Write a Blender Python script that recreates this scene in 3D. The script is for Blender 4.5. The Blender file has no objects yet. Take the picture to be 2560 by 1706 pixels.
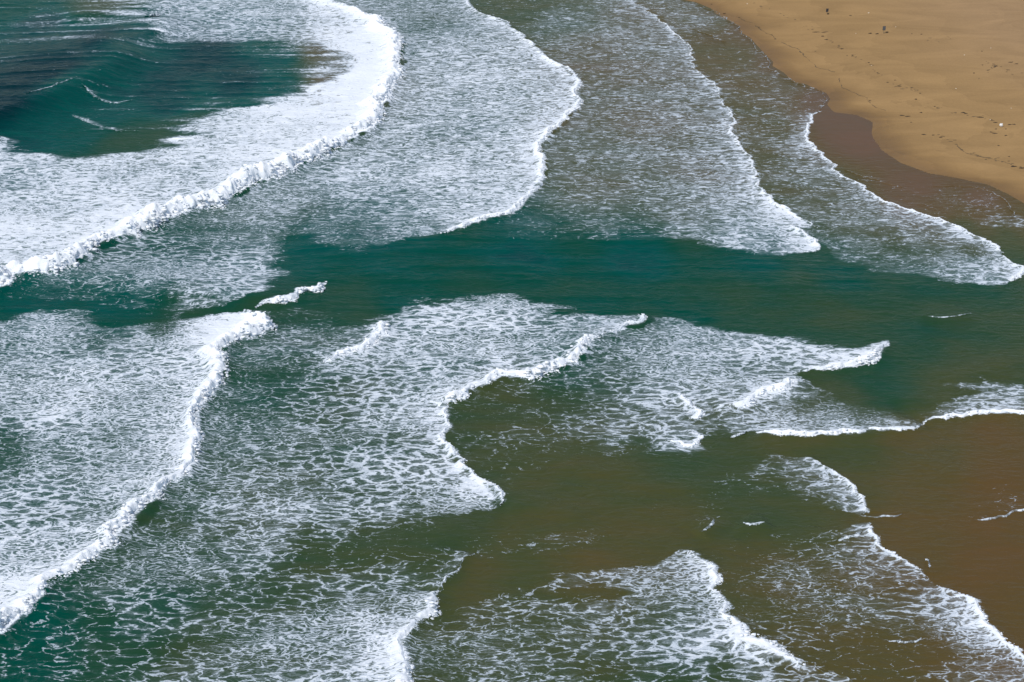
import bpy, math, random
import numpy as np

# ------------------------------------------------------------------ camera, sky, sun, exposure
scene = bpy.context.scene
CAM_H, PITCH, HFOV = 150.0, math.radians(24.0), math.radians(26.0)
cam_data = bpy.data.cameras.new("camera")
cam_data.sensor_width = 36.0
cam_data.lens = 18.0 / math.tan(HFOV / 2)
cam_data.clip_start, cam_data.clip_end = 1.0, 20000.0
cam = bpy.data.objects.new("camera", cam_data)
scene.collection.objects.link(cam)
cam.location = (0, 0, CAM_H)
cam.rotation_euler = (math.pi / 2 - PITCH, 0, 0)
scene.camera = cam

SUN_EL, SUN_AZ = math.radians(58), math.radians(-140)      # azimuth from +Y towards +X: light comes from the left
world = bpy.data.worlds.new("World")
scene.world = world
world.use_nodes = True
wn = world.node_tree.nodes
sky = wn.new("ShaderNodeTexSky")
sky.sky_type = 'NISHITA'
sky.sun_disc = False
sky.sun_elevation = SUN_EL
sky.sun_rotation = SUN_AZ
sky.air_density, sky.dust_density, sky.ozone_density = 1.0, 0.8, 1.0
bg = wn["Background"]
bg.inputs["Strength"].default_value = 0.11
world.node_tree.links.new(sky.outputs[0], bg.inputs[0])
sun_d = bpy.data.lights.new("sun", 'SUN')
sun_d.energy, sun_d.angle, sun_d.color = 2.45, math.radians(11), (1.0, 0.955, 0.89)
sun = bpy.data.objects.new("sun", sun_d)
scene.collection.objects.link(sun)
sun.rotation_euler = (math.pi / 2 - SUN_EL, 0, -SUN_AZ + math.pi)
sun.location = (0, 0, 300)
scene.view_settings.view_transform = 'Standard'
scene.view_settings.look = 'None'
scene.view_settings.gamma = 1.0
scene.view_settings.use_curve_mapping = False
scene.view_settings.exposure = 0.22
scene.cycles.max_bounces = 5
scene.cycles.diffuse_bounces = 2
scene.cycles.glossy_bounces = 2
scene.cycles.use_denoising = True
scene.cycles.denoiser = 'OPENIMAGEDENOISE'
scene.cycles.sample_clamp_direct = 4.0
scene.cycles.sample_clamp_indirect = 2.0

# ------------------------------------------------------------------ helpers
F_PX = 1280.0 / math.tan(HFOV / 2)
CP, SP = math.cos(PITCH), math.sin(PITCH)

def at(px, py, z=0.0):
    """ground point (metres) surveyed from the photograph's pixel"""
    r = (px - 1280.0) / F_PX
    d = (py - 853.0) / F_PX
    dx, dy, dz = r, CP - d * SP, -SP - d * CP
    t = (z - CAM_H) / dz
    return (dx * t, dy * t)

def W(pts):
    return np.array([at(*p[:2]) for p in pts], dtype=np.float64)

_rng = np.random.RandomState(7)
_TAB = _rng.rand(512, 512).astype(np.float32)

def vnoise(x, y):
    xi = np.floor(x).astype(np.int64); yi = np.floor(y).astype(np.int64)
    fx = (x - xi).astype(np.float32); fy = (y - yi).astype(np.float32)
    fx = fx * fx * fx * (fx * (fx * 6 - 15) + 10); fy = fy * fy * fy * (fy * (fy * 6 - 15) + 10)
    x0 = xi & 511; x1 = (xi + 1) & 511; y0 = yi & 511; y1 = (yi + 1) & 511
    a = _TAB[x0, y0]; b = _TAB[x1, y0]; c = _TAB[x0, y1]; d = _TAB[x1, y1]
    return (a + (b - a) * fx) * (1 - fy) + (c + (d - c) * fx) * fy

def fbm(x, y, octaves=4, gain=0.5, lac=2.03, off=0.0):
    s = 0.0; amp = 1.0; tot = 0.0
    cx, sx = math.cos(0.6), math.sin(0.6)
    x = x + off * 17.3; y = y + off * 31.7
    for _ in range(octaves):
        s = s + amp * (vnoise(x, y) - 0.5)
        tot += amp; amp *= gain
        x, y = (x * cx - y * sx) * lac + 11.1, (x * sx + y * cx) * lac + 5.7
    return s / tot * 2.0            # about -1..1

def smooth(a, b, x):
    t = np.clip((x - a) / (b - a), 0, 1)
    return t * t * (3 - 2 * t)

def seg_dist(X, Y, P, closed=False):
    best = np.full(X.shape, 1e9, dtype=np.float32)
    n = len(P)
    for i in range(n if closed else n - 1):
        ax, ay = P[i]; bx, by = P[(i + 1) % n]
        dx, dy = bx - ax, by - ay
        L2 = dx * dx + dy * dy + 1e-9
        t = np.clip(((X - ax) * dx + (Y - ay) * dy) / L2, 0, 1)
        d = (X - ax - t * dx) ** 2 + (Y - ay - t * dy) ** 2
        np.minimum(best, d, out=best)
    return np.sqrt(best)

def inside(X, Y, P):
    res = np.zeros(X.shape, dtype=bool)
    n = len(P)
    for i in range(n):
        ax, ay = P[i]; bx, by = P[(i + 1) % n]
        if ay == by:
            continue
        c = ((ay > Y) != (by > Y)) & (X < (bx - ax) * (Y - ay) / (by - ay) + ax)
        res ^= c
    return res

def sdf(X, Y, P):
    """positive inside"""
    d = seg_dist(X, Y, P, True)
    return np.where(inside(X, Y, P), d, -d).astype(np.float32)

YS = 2.0
def shepard(X, Y, ctrl, p=3.0):
    num = np.zeros(X.shape, dtype=np.float32); den = np.zeros(X.shape, dtype=np.float32)
    for (px, py, v) in ctrl:
        wx, wy = at(px, py)
        d2 = (X - wx) ** 2 + ((Y - wy) / YS) ** 2 + 4.0
        w = d2 ** (-p / 2)
        num += w * v; den += w
    return num / den

def chaikin(P, n=2):
    P = np.asarray(P, dtype=np.float64)
    for _ in range(n):
        Q = 0.75 * P[:-1] + 0.25 * P[1:]
        R = 0.25 * P[:-1] + 0.75 * P[1:]
        M = np.empty((len(Q) * 2, 2)); M[0::2] = Q; M[1::2] = R
        P = np.vstack([P[:1], M, P[-1:]])
    return P

def resample(P, step):
    seg = np.hypot(*np.diff(P, axis=0).T)
    s = np.concatenate([[0], np.cumsum(seg)])
    n = max(6, int(s[-1] / step))
    q = np.linspace(0, s[-1], n)
    return np.stack([np.interp(q, s, P[:, 0]), np.interp(q, s, P[:, 1])], 1), q

# ------------------------------------------------------------------ survey: wave fronts (photo pixels, sea side on the right hand)
A = [(690,-40),(740,-15),(778,0),(850,16),(927,47),(960,69),(1002,106),(1007,128),(998,146),(1007,161),(996,190),(982,234),(967,270),(945,303),(947,322),(905,347),(850,378),(800,398),(735,432),(690,458),(640,470),(614,490),(560,512),(500,530),(440,553),(384,575),(340,586),(292,609),(256,629),(227,640),(205,672),(139,697),(88,703),(40,708),(33,726),(0,741),(-60,770),(-130,800)]
B = [(1165,-40),(1173,0),(1183,15),(1195,31),(1210,40),(1252,55),(1285,73),(1314,97),(1340,117),(1356,141),(1380,157),(1413,175),(1449,205),(1449,219),(1440,238),(1449,263),(1427,292),(1398,322),(1358,358),(1351,380),(1363,402),(1367,435),(1351,464),(1325,501),(1300,535),(1252,555),(1206,565),(1168,580),(1106,599)]
C = [(1520,-40),(1574,0),(1617,26),(1643,40),(1676,73),(1705,98),(1726,118),(1737,168),(1769,201),(1795,216),(1801,241),(1832,285),(1828,303),(1821,322),(1857,369),(1886,406),(1894,450),(1886,466),(1919,493),(1963,519),(1992,541),(2018,559),(2044,570)]
C2 = [(1975,560),(1992,571),(2011,589),(2040,604),(2062,618),(2046,628),(2014,633)]
D1 = [(1640,-40),(1700,0),(1737,7),(1773,22),(1799,42),(1846,66),(1848,82),(1872,95),(1901,128),(1930,157),(1927,166),(1956,183),(1981,207),(2011,212),(2034,223),(2062,234),(2072,249),(2060,263),(2051,281)]
D2 = [(2051,281),(2036,287),(2027,307),(2020,340),(2025,366),(2051,387),(2087,417),(2109,439),(2160,468),(2204,497),(2285,530),(2351,552),(2391,570),(2449,600),(2493,617),(2517,633)]
E = [(2489,636),(2515,648),(2544,662),(2568,676),(2537,692),(2522,711)]
Fr = [(610,783),(634,788),(651,798),(668,812),(682,828),(651,847),(599,860),(570,872),(561,893),(566,915),(561,947),(545,977),(519,1010),(492,1042),(493,1083),(501,1108),(492,1130),(481,1185),(470,1203),(433,1210),(415,1220),(400,1257),(360,1301),(320,1334),(299,1352),(298,1380),(253,1393),(220,1415),(180,1444),(125,1466),(110,1521),(66,1547),(37,1580),(0,1602),(-70,1640),(-120,1660)]
G = [(818,706),(806,738),(770,735),(745,740),(742,755),(705,760),(676,766),(640,776)]
Hh = [(962,806),(971,838),(934,871),(894,889),(850,900),(815,910)]
I1 = [(1608,786),(1628,808),(1599,827),(1563,829),(1508,845)]
I2 = [(1500,850),(1470,876),(1464,900),(1435,922),(1362,942),(1307,957),(1259,955),(1215,979),(1174,980),(1168,997),(1120,1008),(1109,1012),(1113,1025)]
I3 = [(1109,1012),(1117,1039),(1120,1061),(1131,1072),(1120,1094),(1128,1112),(1151,1125),(1137,1148),(1162,1170),(1199,1203),(1232,1226),(1256,1250),(1240,1262)]
J = [(2216,856),(2226,865),(2215,887),(2193,907),(2139,919),(2087,926),(2029,932),(1985,934)]
K = [(2000,950),(2003,964),(1963,985),(1905,993),(1864,1014),(1832,1025),(1788,1028)]
L = [(1700,985),(1735,1010),(1769,1031),(1757,1050),(1720,1048)]
M = [(1735,1078),(1769,1103),(1755,1121),(1715,1118),(1670,1100)]
N1 = [(2312,1062),(2266,1077),(2212,1087),(2139,1092),(2051,1099),(2014,1103),(1934,1096),(1890,1086)]
N2 = [(2640,1020),(2560,1040),(2486,1041),(2394,1041),(2340,1052),(2310,1060)]
O1 = [(2016,1143),(2042,1163),(2089,1185),(2133,1218),(2148,1237),(2157,1255),(2168,1275),(2164,1288)]
O2 = [(2258,1288),(2225,1296),(2189,1299),(2159,1292)]
Pp = [(2640,1270),(2560,1285),(2508,1294),(2464,1302),(2427,1300)]
Q1 = [(2170,1310),(2181,1336),(2205,1358),(2251,1391),(2295,1420),(2328,1446)]
Q2 = [(2350,1464),(2394,1490),(2420,1494),(2453,1508),(2457,1527),(2475,1560),(2508,1589),(2530,1615),(2560,1635),(2640,1690)]
R1 = [(1715,1372),(1762,1402),(1788,1420),(1796,1446),(1788,1468),(1810,1501),(1827,1527),(1823,1541),(1847,1567),(1876,1582)]
R2 = [(1847,1567),(1876,1582),(1913,1604),(1957,1626),(1987,1648),(2003,1664),(1990,1672)]
R3 = [(2003,1664),(2031,1670),(2086,1687),(2141,1706),(2210,1740)]
S1 = [(1175,1385),(1155,1409),(1114,1453),(1088,1480)]
S2 = [(1088,1480),(1085,1508),(1070,1541),(1048,1562),(1034,1587),(1012,1611),(1008,1624),(1021,1646),(1015,1681),(1017,1710),(1005,1760)]

SHORE_PX = [(1500,-220),(1640,-40)] + D1[1:-2] + [(2064,262),(2075,276),(2084,283),(2139,289),(2179,307),(2175,333),(2179,347),(2212,384),(2248,409),(2321,435),(2394,448),(2468,464),(2515,486),(2560,512),(2640,565),(2760,640),(2900,760),(3200,1000),(3900,1500)]
SHORE = np.vstack([[[20.0, 1500.0]], W(SHORE_PX)])
LAND = np.vstack([SHORE, [[6000, 150], [6000, 6000], [20, 6000]]])

# ------------------------------------------------------------------ survey: foam cover of each sheet (polygon, (pixel x, pixel y, cover))
SHEETS = []
SHEETS.append((A + [(-400,820),(-400,-160),(650,-120)],
 [(150,500,.8),(100,420,.72),(300,430,.7),(500,400,.78),(700,300,.93),(900,200,.97),(950,130,.95),(850,60,.85),(700,30,.68),(550,60,.58),(480,30,.66),(650,90,.55),(60,640,.86),(200,580,.88),(-200,500,.85),(330,500,.86),(600,420,.85)]))
POND = [(-400,330),(0,342),(37,367),(91,378),(183,397),(311,387),(439,364),(505,343),(470,325),(541,288),(585,265),(676,252),(780,240),(815,210),(850,185),(850,150),(805,120),(768,110),(577,106),(420,97),(398,75),(402,50),(385,25),(375,-5),(372,-160),(-400,-160)]
SHEETS.append((POND,
 [(40,30,.08),(150,10,.12),(260,5,.2),(100,60,.25),(300,60,.38),(220,90,.3),(350,40,.45),(385,60,.55),(380,85,.3),(450,120,.1),(120,150,.05),(50,250,.0),(300,110,.12),(300,185,.08),(220,240,.1),(150,320,.02),(300,360,.0),(420,320,.22),(480,310,.35),(520,290,.35),(270,305,.25),(600,230,.08),(560,150,.05),(700,200,.12),(760,150,.2),(820,170,.55),(800,215,.35),(740,110,.35),(660,110,.2),(400,250,.04),(500,230,.05)]))
SHEETS.append((B + [(950,620),(850,614),(740,600),(690,640),(725,690),(660,742),(560,770),(400,772),(300,767),(200,750),(100,744),(-400,790),(-400,830)] + A[::-1] + [(1160,-120)],
 [(1000,30,.58),(1100,60,.52),(1150,120,.72),(1250,250,.74),(1100,250,.7),(1000,300,.7),(1300,350,.74),(1100,450,.78),(900,450,.72),(700,520,.6),(1200,520,.74),(1000,560,.58),(800,580,.42),(900,600,.3),(740,615,.2),(600,600,.45),(450,640,.45),(300,660,.48),(150,690,.5),(600,700,.68),(520,690,.6),(640,690,.66),(620,735,.62),(560,740,.6),(450,700,.58),(380,720,.55),(690,712,.7),(500,730,.6),(560,762,.4),(300,755,.25),(400,765,.12),(150,735,.3),(40,735,.2),(500,600,.44),(480,620,.4),(660,660,.55),(700,690,.5)]))
SHEETS.append((C + [(1990,573),(2011,589),(2040,604),(2062,618),(2046,628),(2014,633),(1938,641),(1850,624),(1750,610),(1600,605),(1400,614),(1250,614),(1106,602)] + B[::-1] + [(1540,-120)],
 [(1300,20,.22),(1250,40,.2),(1400,60,.38),(1550,60,.42),(1650,120,.46),(1500,200,.36),(1650,250,.45),(1500,330,.4),(1450,450,.4),(1700,350,.46),(1800,350,.55),(1800,450,.56),(1650,450,.46),(1850,500,.66),(1950,550,.82),(1500,530,.4),(1350,560,.34),(1750,560,.5),(1850,600,.72),(1990,610,.85),(2040,615,.95),(1600,596,.26),(1400,600,.22),(1200,605,.12),(1940,632,.5)]))
SHEETS.append((D1 + D2 + [(2489,637),(2515,648),(2544,662),(2568,676),(2537,692),(2522,713),(2450,716),(2380,709),(2250,685),(2160,665),(2060,643),(2062,618),(2040,604),(2011,589),(2000,575),(2044,570)] + C[::-1] + [(1620,-120)],
 [(1720,40,.38),(1760,150,.15),(1800,120,.2),(1880,200,.25),(1950,230,.32),(2030,245,.25),(1850,260,.26),(1950,330,.25),(2005,370,.55),(1900,400,.25),(2000,440,.42),(1950,480,.28),(2100,470,.42),(2060,550,.35),(2200,540,.45),(2280,560,.48),(2400,600,.75),(2300,600,.55),(2150,600,.45),(2350,650,.62),(2450,665,.75),(2520,672,.85),(2480,702,.75),(2250,650,.45),(2150,640,.4),(2250,625,.2),(2330,628,.12),(2430,632,.12),(2400,700,.45)]))
SHEETS.append(([(2100,420),(2259,455),(2321,465),(2431,468),(2504,490),(2528,523),(2620,540),(2620,580),(2420,570),(2351,547),(2204,492),(2130,445)],
 [(2117,428,.22),(2200,450,.25),(2259,466,.25),(2300,480,.2),(2350,500,.25),(2431,480,.15),(2450,520,.25),(2500,540,.4),(2560,560,.5),(2400,550,.1),(2200,485,.02)]))
SHEETS.append((Fr + [(-400,1820),(-400,800),(0,800),(100,775),(200,778),(300,803),(400,812),(500,797)],
 [(100,850,.66),(200,795,.5),(350,860,.62),(500,840,.86),(590,815,1.0),(560,840,1.0),(450,900,.72),(200,950,.7),(400,1000,.6),(100,1050,.7),(300,1100,.55),(200,1150,.6),(100,1250,.62),(300,1200,.66),(180,1300,.55),(80,1400,.62),(100,1480,.8),(420,1080,.68),(480,980,.68),(30,1500,.9),(300,808,.35),(400,818,.3),(20,1120,.3),(-200,1100,.6),(60,810,.5),(250,1280,.5)]))
SHEETS.append((Fr + [(-400,1850),(-400,2000),(1017,2000)] + S2[::-1] + S1[::-1] + [(1165,1360),(1120,1310),(1239,1268),(1256,1250)] + I3[::-1] + I2[::-1] + I1[::-1] + [(1520,785),(1400,790),(1320,775),(1270,755),(1230,765),(1100,775),(1040,770),(950,790),(880,800),(780,765),(740,760),(690,785),(640,783)],
 [(700,800,.2),(760,790,.22),(850,800,.25),(720,840,.5),(850,850,.45),(950,805,.5),(1100,795,.75),(1250,790,.7),(1400,815,.62),(1500,805,.62),(1000,850,.7),(1150,870,.58),(1300,890,.5),(1450,870,.4),(1250,930,.75),(1100,960,.7),(900,920,.58),(650,870,.5),(600,920,.3),(700,960,.25),(800,1000,.42),(950,1020,.58),(1050,1000,.58),(1080,1080,.58),(600,1020,.36),(600,1100,.4),(700,1150,.42),(800,1100,.48),(950,1150,.52),(1080,1180,.68),(1180,1220,.85),(1110,1260,.65),(960,1270,.58),(850,1320,.5),(700,1280,.55),(550,1250,.5),(450,1270,.35),(500,1350,.46),(600,1380,.5),(400,1400,.3),(700,1380,.38),(780,1390,.12),(900,1370,.06),(1000,1350,.03),(1120,1340,.02),(300,1450,.3),(500,1500,.3),(700,1480,.3),(850,1480,.33),(950,1470,.28),(1060,1420,.06),(1120,1390,.12),(200,1500,.26),(100,1600,.2),(200,1680,.24),(400,1600,.26),(550,1600,.32),(700,1620,.46),(800,1580,.52),(900,1550,.6),(950,1620,.78),(800,1690,.58),(600,1690,.38),(1020,1500,.5),(-200,1750,.2)]))
SHEETS.append((I1 + I2 + I3 + [(1300,1200),(1500,1140),(1690,1130),(1755,1123),(1769,1105),(1880,1082)] + N1[::-1] + N2[::-1] + [(2900,1030),(2900,930),(2560,965),(2480,968),(2420,990),(2330,1030),(2200,1030),(2100,990),(2010,955),(1985,936)] + J[::-1] + [(2150,878),(2050,868),(1900,843),(1800,828),(1700,800),(1640,790)],
 [(1700,830,.62),(1800,850,.58),(1900,860,.68),(2000,890,.72),(2100,900,.78),(2180,890,.82),(1650,850,.46),(1550,870,.4),(1550,940,.42),(1650,930,.5),(1750,920,.6),(1800,960,.66),(1900,960,.78),(1950,960,.88),(1350,970,.26),(1450,990,.36),(1600,1000,.52),(1680,1000,.66),(1730,1020,.85),(1400,1020,.22),(1250,1020,.18),(1200,1060,.1),(1300,1080,.26),(1450,1080,.34),(1550,1060,.5),(1650,1070,.58),(1720,1090,.75),(1200,1120,.22),(1300,1140,.15),(1350,1050,.14),(1450,1120,.05),(1600,1115,.1),(1500,1040,.35),(1850,930,.5),(1950,938,.4),(1880,915,.55),(2050,970,.26),(2000,1010,.34),(1850,1050,.56),(1950,1060,.6),(2100,1070,.65),(2200,1065,.45),(2150,1040,.3),(2300,1050,.1),(2250,1020,.05),(2400,1000,.45),(2500,980,.5),(2530,1000,.58),(2450,1020,.58),(2350,1035,.3),(1780,1060,.3),(1800,1090,.05),(1740,1055,.2)]))
SHEETS.append((O1 + O2[::-1] + [(2200,1305),(2100,1280),(1950,1260),(1800,1290),(1650,1300),(1580,1250),(1750,1180),(1850,1160),(1950,1140)],
 [(2000,1180,.42),(2080,1220,.5),(2110,1235,.62),(1900,1195,.28),(1830,1190,.3),(1740,1220,.18),(2050,1160,.42),(2140,1270,.45),(2050,1270,.12),(1950,1250,.08),(1850,1230,.18),(1650,1270,.22),(1700,1295,.08),(1600,1255,.02)]))
SHEETS.append(([(1150,1320),(1500,1320),(1600,1345),(1560,1390),(1400,1400),(1200,1395)], [(1200,1360,.18),(1350,1355,.26),(1480,1365,.26),(1580,1355,.06),(1300,1390,.06),(1170,1330,.05)]))
SHEETS.append((Q1 + Q2 + [(2900,1850),(2300,2000),(2141,1706),(2086,1687),(2031,1670),(2003,1664)] + R2[::-1] + R1[::-1][2:] + [(1850,1320),(2000,1325),(2090,1325)],
 [(2150,1350,.48),(2100,1400,.42),(2150,1450,.46),(2000,1450,.28),(1900,1480,.24),(2050,1500,.33),(2150,1530,.36),(2250,1500,.36),(2300,1450,.36),(2350,1500,.55),(2400,1540,.68),(2430,1560,.75),(2480,1590,.7),(2350,1560,.55),(2250,1560,.33),(1950,1540,.28),(2200,1605,.08),(2300,1600,.15),(2100,1620,.12),(2350,1620,.08),(2450,1640,.36),(2400,1680,.34),(2500,1660,.34),(1880,1350,.1),(1850,1420,.12),(2100,1340,.26),(2200,1700,.05)]))
SHEETS.append((R1 + R2[2:] + R3 + [(2100,1900),(1017,1900)] + S2[::-1][:-1] + [(1100,1535),(1300,1495),(1500,1455),(1600,1415),(1700,1368)],
 [(1400,1500,.36),(1200,1540,.34),(1120,1560,.22),(1300,1600,.42),(1500,1500,.42),(1650,1450,.46),(1720,1400,.56),(1770,1430,.7),(1600,1480,.48),(1650,1560,.3),(1750,1520,.46),(1500,1580,.38),(1400,1660,.38),(1200,1650,.36),(1100,1690,.3),(1600,1645,.4),(1750,1630,.8),(1850,1610,.85),(1900,1640,.9),(1700,1655,.72),(1550,1692,.15),(1950,1682,.3),(1880,1692,.4),(1700,1700,.03),(1800,1685,.1),(1320,1520,.26)]))
SHEETS.append(([(1690,1290),(1760,1270),(1800,1290),(1790,1340),(1740,1350)], [(1740,1310,.22),(1780,1310,.3),(1700,1300,.1)]))
SHEETS.append(([(1800,1305),(1860,1290),(1950,1300),(1960,1330),(1860,1345)], [(1880,1322,.34),(1820,1315,.12),(1945,1315,.12)]))
SHEETS.append((Pp + [(2420,1290),(2480,1220),(2560,1180),(2900,1180),(2900,1250)], [(2500,1250,.16),(2540,1260,.22),(2450,1285,.12),(2520,1200,.1),(2700,1250,.2)]))

DEPTH_AND_SWELL_SHADE = [(100,60,.92),(50,20,.78),(260,10,.45),(150,190,1.),(250,120,1.),(330,115,.93),(60,230,1.02),(20,290,1.0),(120,215,1.02),(80,320,.88),(150,300,.86),(200,270,.84),(200,340,.82),(300,358,.6),(400,340,.6),(280,290,.86),(450,320,.68),(500,150,.97),(600,200,.96),(700,150,.86),(800,130,.25),(825,218,.15),(850,190,.3),(700,220,.88),(185,232,.84),(150,243,.86),(280,200,.87),(400,220,.94),(340,120,.84),(300,130,.86),(420,270,.92),  # upper-left swell: lighter lit face and darker back are painted through these values
 (800,640,.86),(950,620,.9),(1000,660,.84),(1300,630,.87),(1300,680,.8),(1600,650,.86),(1900,660,.82),(2100,700,.77),(1000,730,.82),(1200,745,.74),(1500,740,.78),(1900,780,.64),(2100,800,.56),(2300,720,.68),(2450,700,.66),(2540,640,.5),(2300,850,.66),(2200,950,.66),(2450,850,.62),(2350,780,.58),(2150,880,.64),(2500,930,.42),(2400,1000,.38),(2100,1020,.42),(2000,740,.64),(1700,760,.74),
 (2300,1120,.25),(2500,1100,.12),(2500,1350,.1),(2450,1450,.1),(2520,1200,.1),(2300,1350,.16),(2000,1120,.35),(1700,1130,.45),(1500,1180,.35),(1350,1200,.33),(1300,1100,.4),(1250,1000,.42),(1400,1300,.36),(1500,1400,.28),(1700,1320,.35),(1900,1250,.42),(1900,1450,.3),(2000,1550,.28),(2200,1620,.26),(2400,1650,.18),(2520,1690,.1),(1750,1690,.5),(1200,1450,.32),(1120,1390,.52),(1000,1420,.5),(850,1450,.5),(600,1450,.58),(400,1500,.62),(100,1650,.8),(300,1600,.66),(500,1650,.5),(700,1250,.5),(450,1350,.58),(900,1000,.52),(650,950,.65),(750,900,.65),(300,1000,.62),(100,1100,.66),(100,770,.82),(300,770,.82),(480,790,.66),(650,780,.68),(850,760,.7),(900,800,.64),(1150,880,.65),(1400,880,.72),(1600,880,.6),(1300,1330,.42),(1200,1290,.5),(1500,1330,.36),(1850,1230,.45),
 (1000,100,.62),(1200,300,.64),(1400,30,.45),(1500,150,.22),(1600,300,.22),(1650,60,.24),(1500,450,.36),(1700,500,.42),(1850,150,.24),(1900,300,.26),(2000,450,.32),(1450,330,.3),(1750,420,.28),(1950,230,.2),(2050,255,.06),(1800,60,.25),(1700,10,.3),(1840,72,.1),(1925,160,.1),(2100,310,.02),(2150,350,.0),(2300,470,.03),(2450,500,.05),(2415,572,.35),(2150,520,.36),(2250,490,.06),(2350,522,.1),(2450,545,.14),(2540,562,.18),(2530,600,.42),(700,500,.68),(400,650,.8),(600,720,.85),(-300,200,.95),(-300,1000,.7),(-300,1700,.8),(2800,900,.4),(2800,1400,.1)]

SHEETS[7] = (SHEETS[7][0], [(x, y, v + (.04 if y > 1380 and v > .15 else .01)) for x, y, v in SHEETS[7][1]])
SHEETS[8] = (SHEETS[8][0], [(x, y, v + .02) for x, y, v in SHEETS[8][1]])

# ------------------------------------------------------------------ sea sheet: grid, depth, foam cover, height
def halfw(y):
    return 0.211 * np.maximum(y, 60.0) + 14.1

NU, NV = 900, 980
uf = np.linspace(-1.12, 1.12, NU)
vf = np.exp(np.linspace(math.log(224.0), math.log(590.0), NV))
U, V = np.meshgrid(uf, vf)
GX = (U * halfw(V)); GY = V
ci = np.unique(np.r_[np.arange(0, NU, 3), NU - 1]); cj = np.unique(np.r_[np.arange(0, NV, 3), NV - 1])
CX, CY = GX[np.ix_(cj, ci)], GY[np.ix_(cj, ci)]

def up(c):
    """coarse field -> full grid (bilinear)"""
    t = np.empty((len(cj), NU), dtype=np.float32)
    k = np.clip(np.searchsorted(ci, np.arange(NU), side='right') - 1, 0, len(ci) - 2)
    f = ((np.arange(NU) - ci[k]) / (ci[k + 1] - ci[k])).astype(np.float32)
    t = c[:, k] * (1 - f) + c[:, k + 1] * f
    k = np.clip(np.searchsorted(cj, np.arange(NV), side='right') - 1, 0, len(cj) - 2)
    f = ((np.arange(NV) - cj[k]) / (cj[k + 1] - cj[k])).astype(np.float32)[:, None]
    return t[k] * (1 - f) + t[k + 1] * f

rag = (fbm(GX / 8, GY / 8, 3, off=1) * 1.5 + fbm(GX / 2.0, GY / 2.0, 3, off=2) * 1.1).astype(np.float32)
wob = fbm(GX / 16, GY / 24, 3, off=3).astype(np.float32)
depth = up(shepard(CX, CY, DEPTH_AND_SWELL_SHADE, 3.4))
depth = depth + (0.075 * fbm(GX / 30, GY / 11, 5, .58, off=9) + .05 * fbm((GX + 9 * fbm(GX / 20, GY / 20, 2, off=8)) / 9, GY / 4, 3, off=10)) * smooth(0.0, .3, depth) * (1 - .75 * up(smooth(-4, 8, sdf(CX, CY, W(POND))).astype(np.float32)))
FINE = [(100,500,.55),(700,300,.6),(1100,300,.9),(1500,200,1),(1800,300,1),(2000,400,1),(1600,500,.9),(2200,580,.7),(2450,680,.5),(1000,500,.8),(700,560,.5),(400,680,.15),(600,60,.45),(1200,800,.1),(300,1000,.12),(800,1200,.0),(300,1500,0),(1200,1600,0),(2000,1500,0),(1900,900,.25),(2050,1060,.3),(2450,1000,.3),(2450,520,.1),(2050,1200,.2)]
fine = up(shepard(CX, CY, FINE, 3.0))
fd = np.full(CX.shape, 1e3, dtype=np.float32)
for ln in (A, B, C, C2, D1, D2, E, Fr, I1, I2, I3, J, K, N1, N2, O1, Pp, Q1, Q2, R1, R2, R3, S1, S2):
    P = W(ln)
    m = (CX > P[:, 0].min() - 25) & (CX < P[:, 0].max() + 25) & (CY > P[:, 1].min() - 25) & (CY < P[:, 1].max() + 25)
    fd[m] = np.minimum(fd[m], seg_dist(CX[m], CY[m], P))
loose = up(smooth(2, 14, fd).astype(np.float32))
ragbig = (fbm(GX / 24, GY / 6, 4, off=21) * 7.0).astype(np.float32)
foam = np.zeros_like(GX, dtype=np.float32)
for poly, ctrl in SHEETS:
    P = W(poly)
    x0, y0 = P.min(0) - 8; x1, y1 = P.max(0) + 8
    s = np.full(CX.shape, -50.0, dtype=np.float32)
    m = (CX > x0) & (CX < x1) & (CY > y0) & (CY < y1)
    s[m] = sdf(CX[m], CY[m], P)
    d = np.zeros_like(s)
    mm = s > -6
    d[mm] = shepard(CX[mm], CY[mm], ctrl, 3.0)
    sF = up(s) + rag * 0.8 + ragbig * loose
    so = 0.5 + 2.0 * loose
    k = smooth(-so, so, sF)
    foam = foam * (1 - k) + up(d) * k

height = np.zeros_like(foam)
shore_d = up(sdf(CX, CY, LAND))                    # + on land
near = smooth(2, 45, -shore_d)
chop = fbm(GX / 9, GY / 6, 3, off=4) * 0.16 + fbm(GX / 2.6, GY / 1.9, 3, off=5) * 0.085 + fbm(GX / 0.9, GY / 0.75, 2, off=6) * 0.03
height += chop * (0.12 + 0.88 * near) * (0.55 + 0.75 * np.clip(foam, 0, 1))

streak = fbm(GX / 26, GY / 1.9, 4, off=31)
height += streak * .24 * smooth(.5, .9, depth) * (1 - np.clip(foam * 1.6, 0, 1))
pondmask = up(smooth(-2, 6, sdf(CX, CY, W(POND))).astype(np.float32))
foam *= 1 + pondmask * np.clip(streak * 2.2, -.8, 1.6)
foam += pondmask * np.clip(streak - .30, 0, 1) * .25 * (foam < .3)
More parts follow.
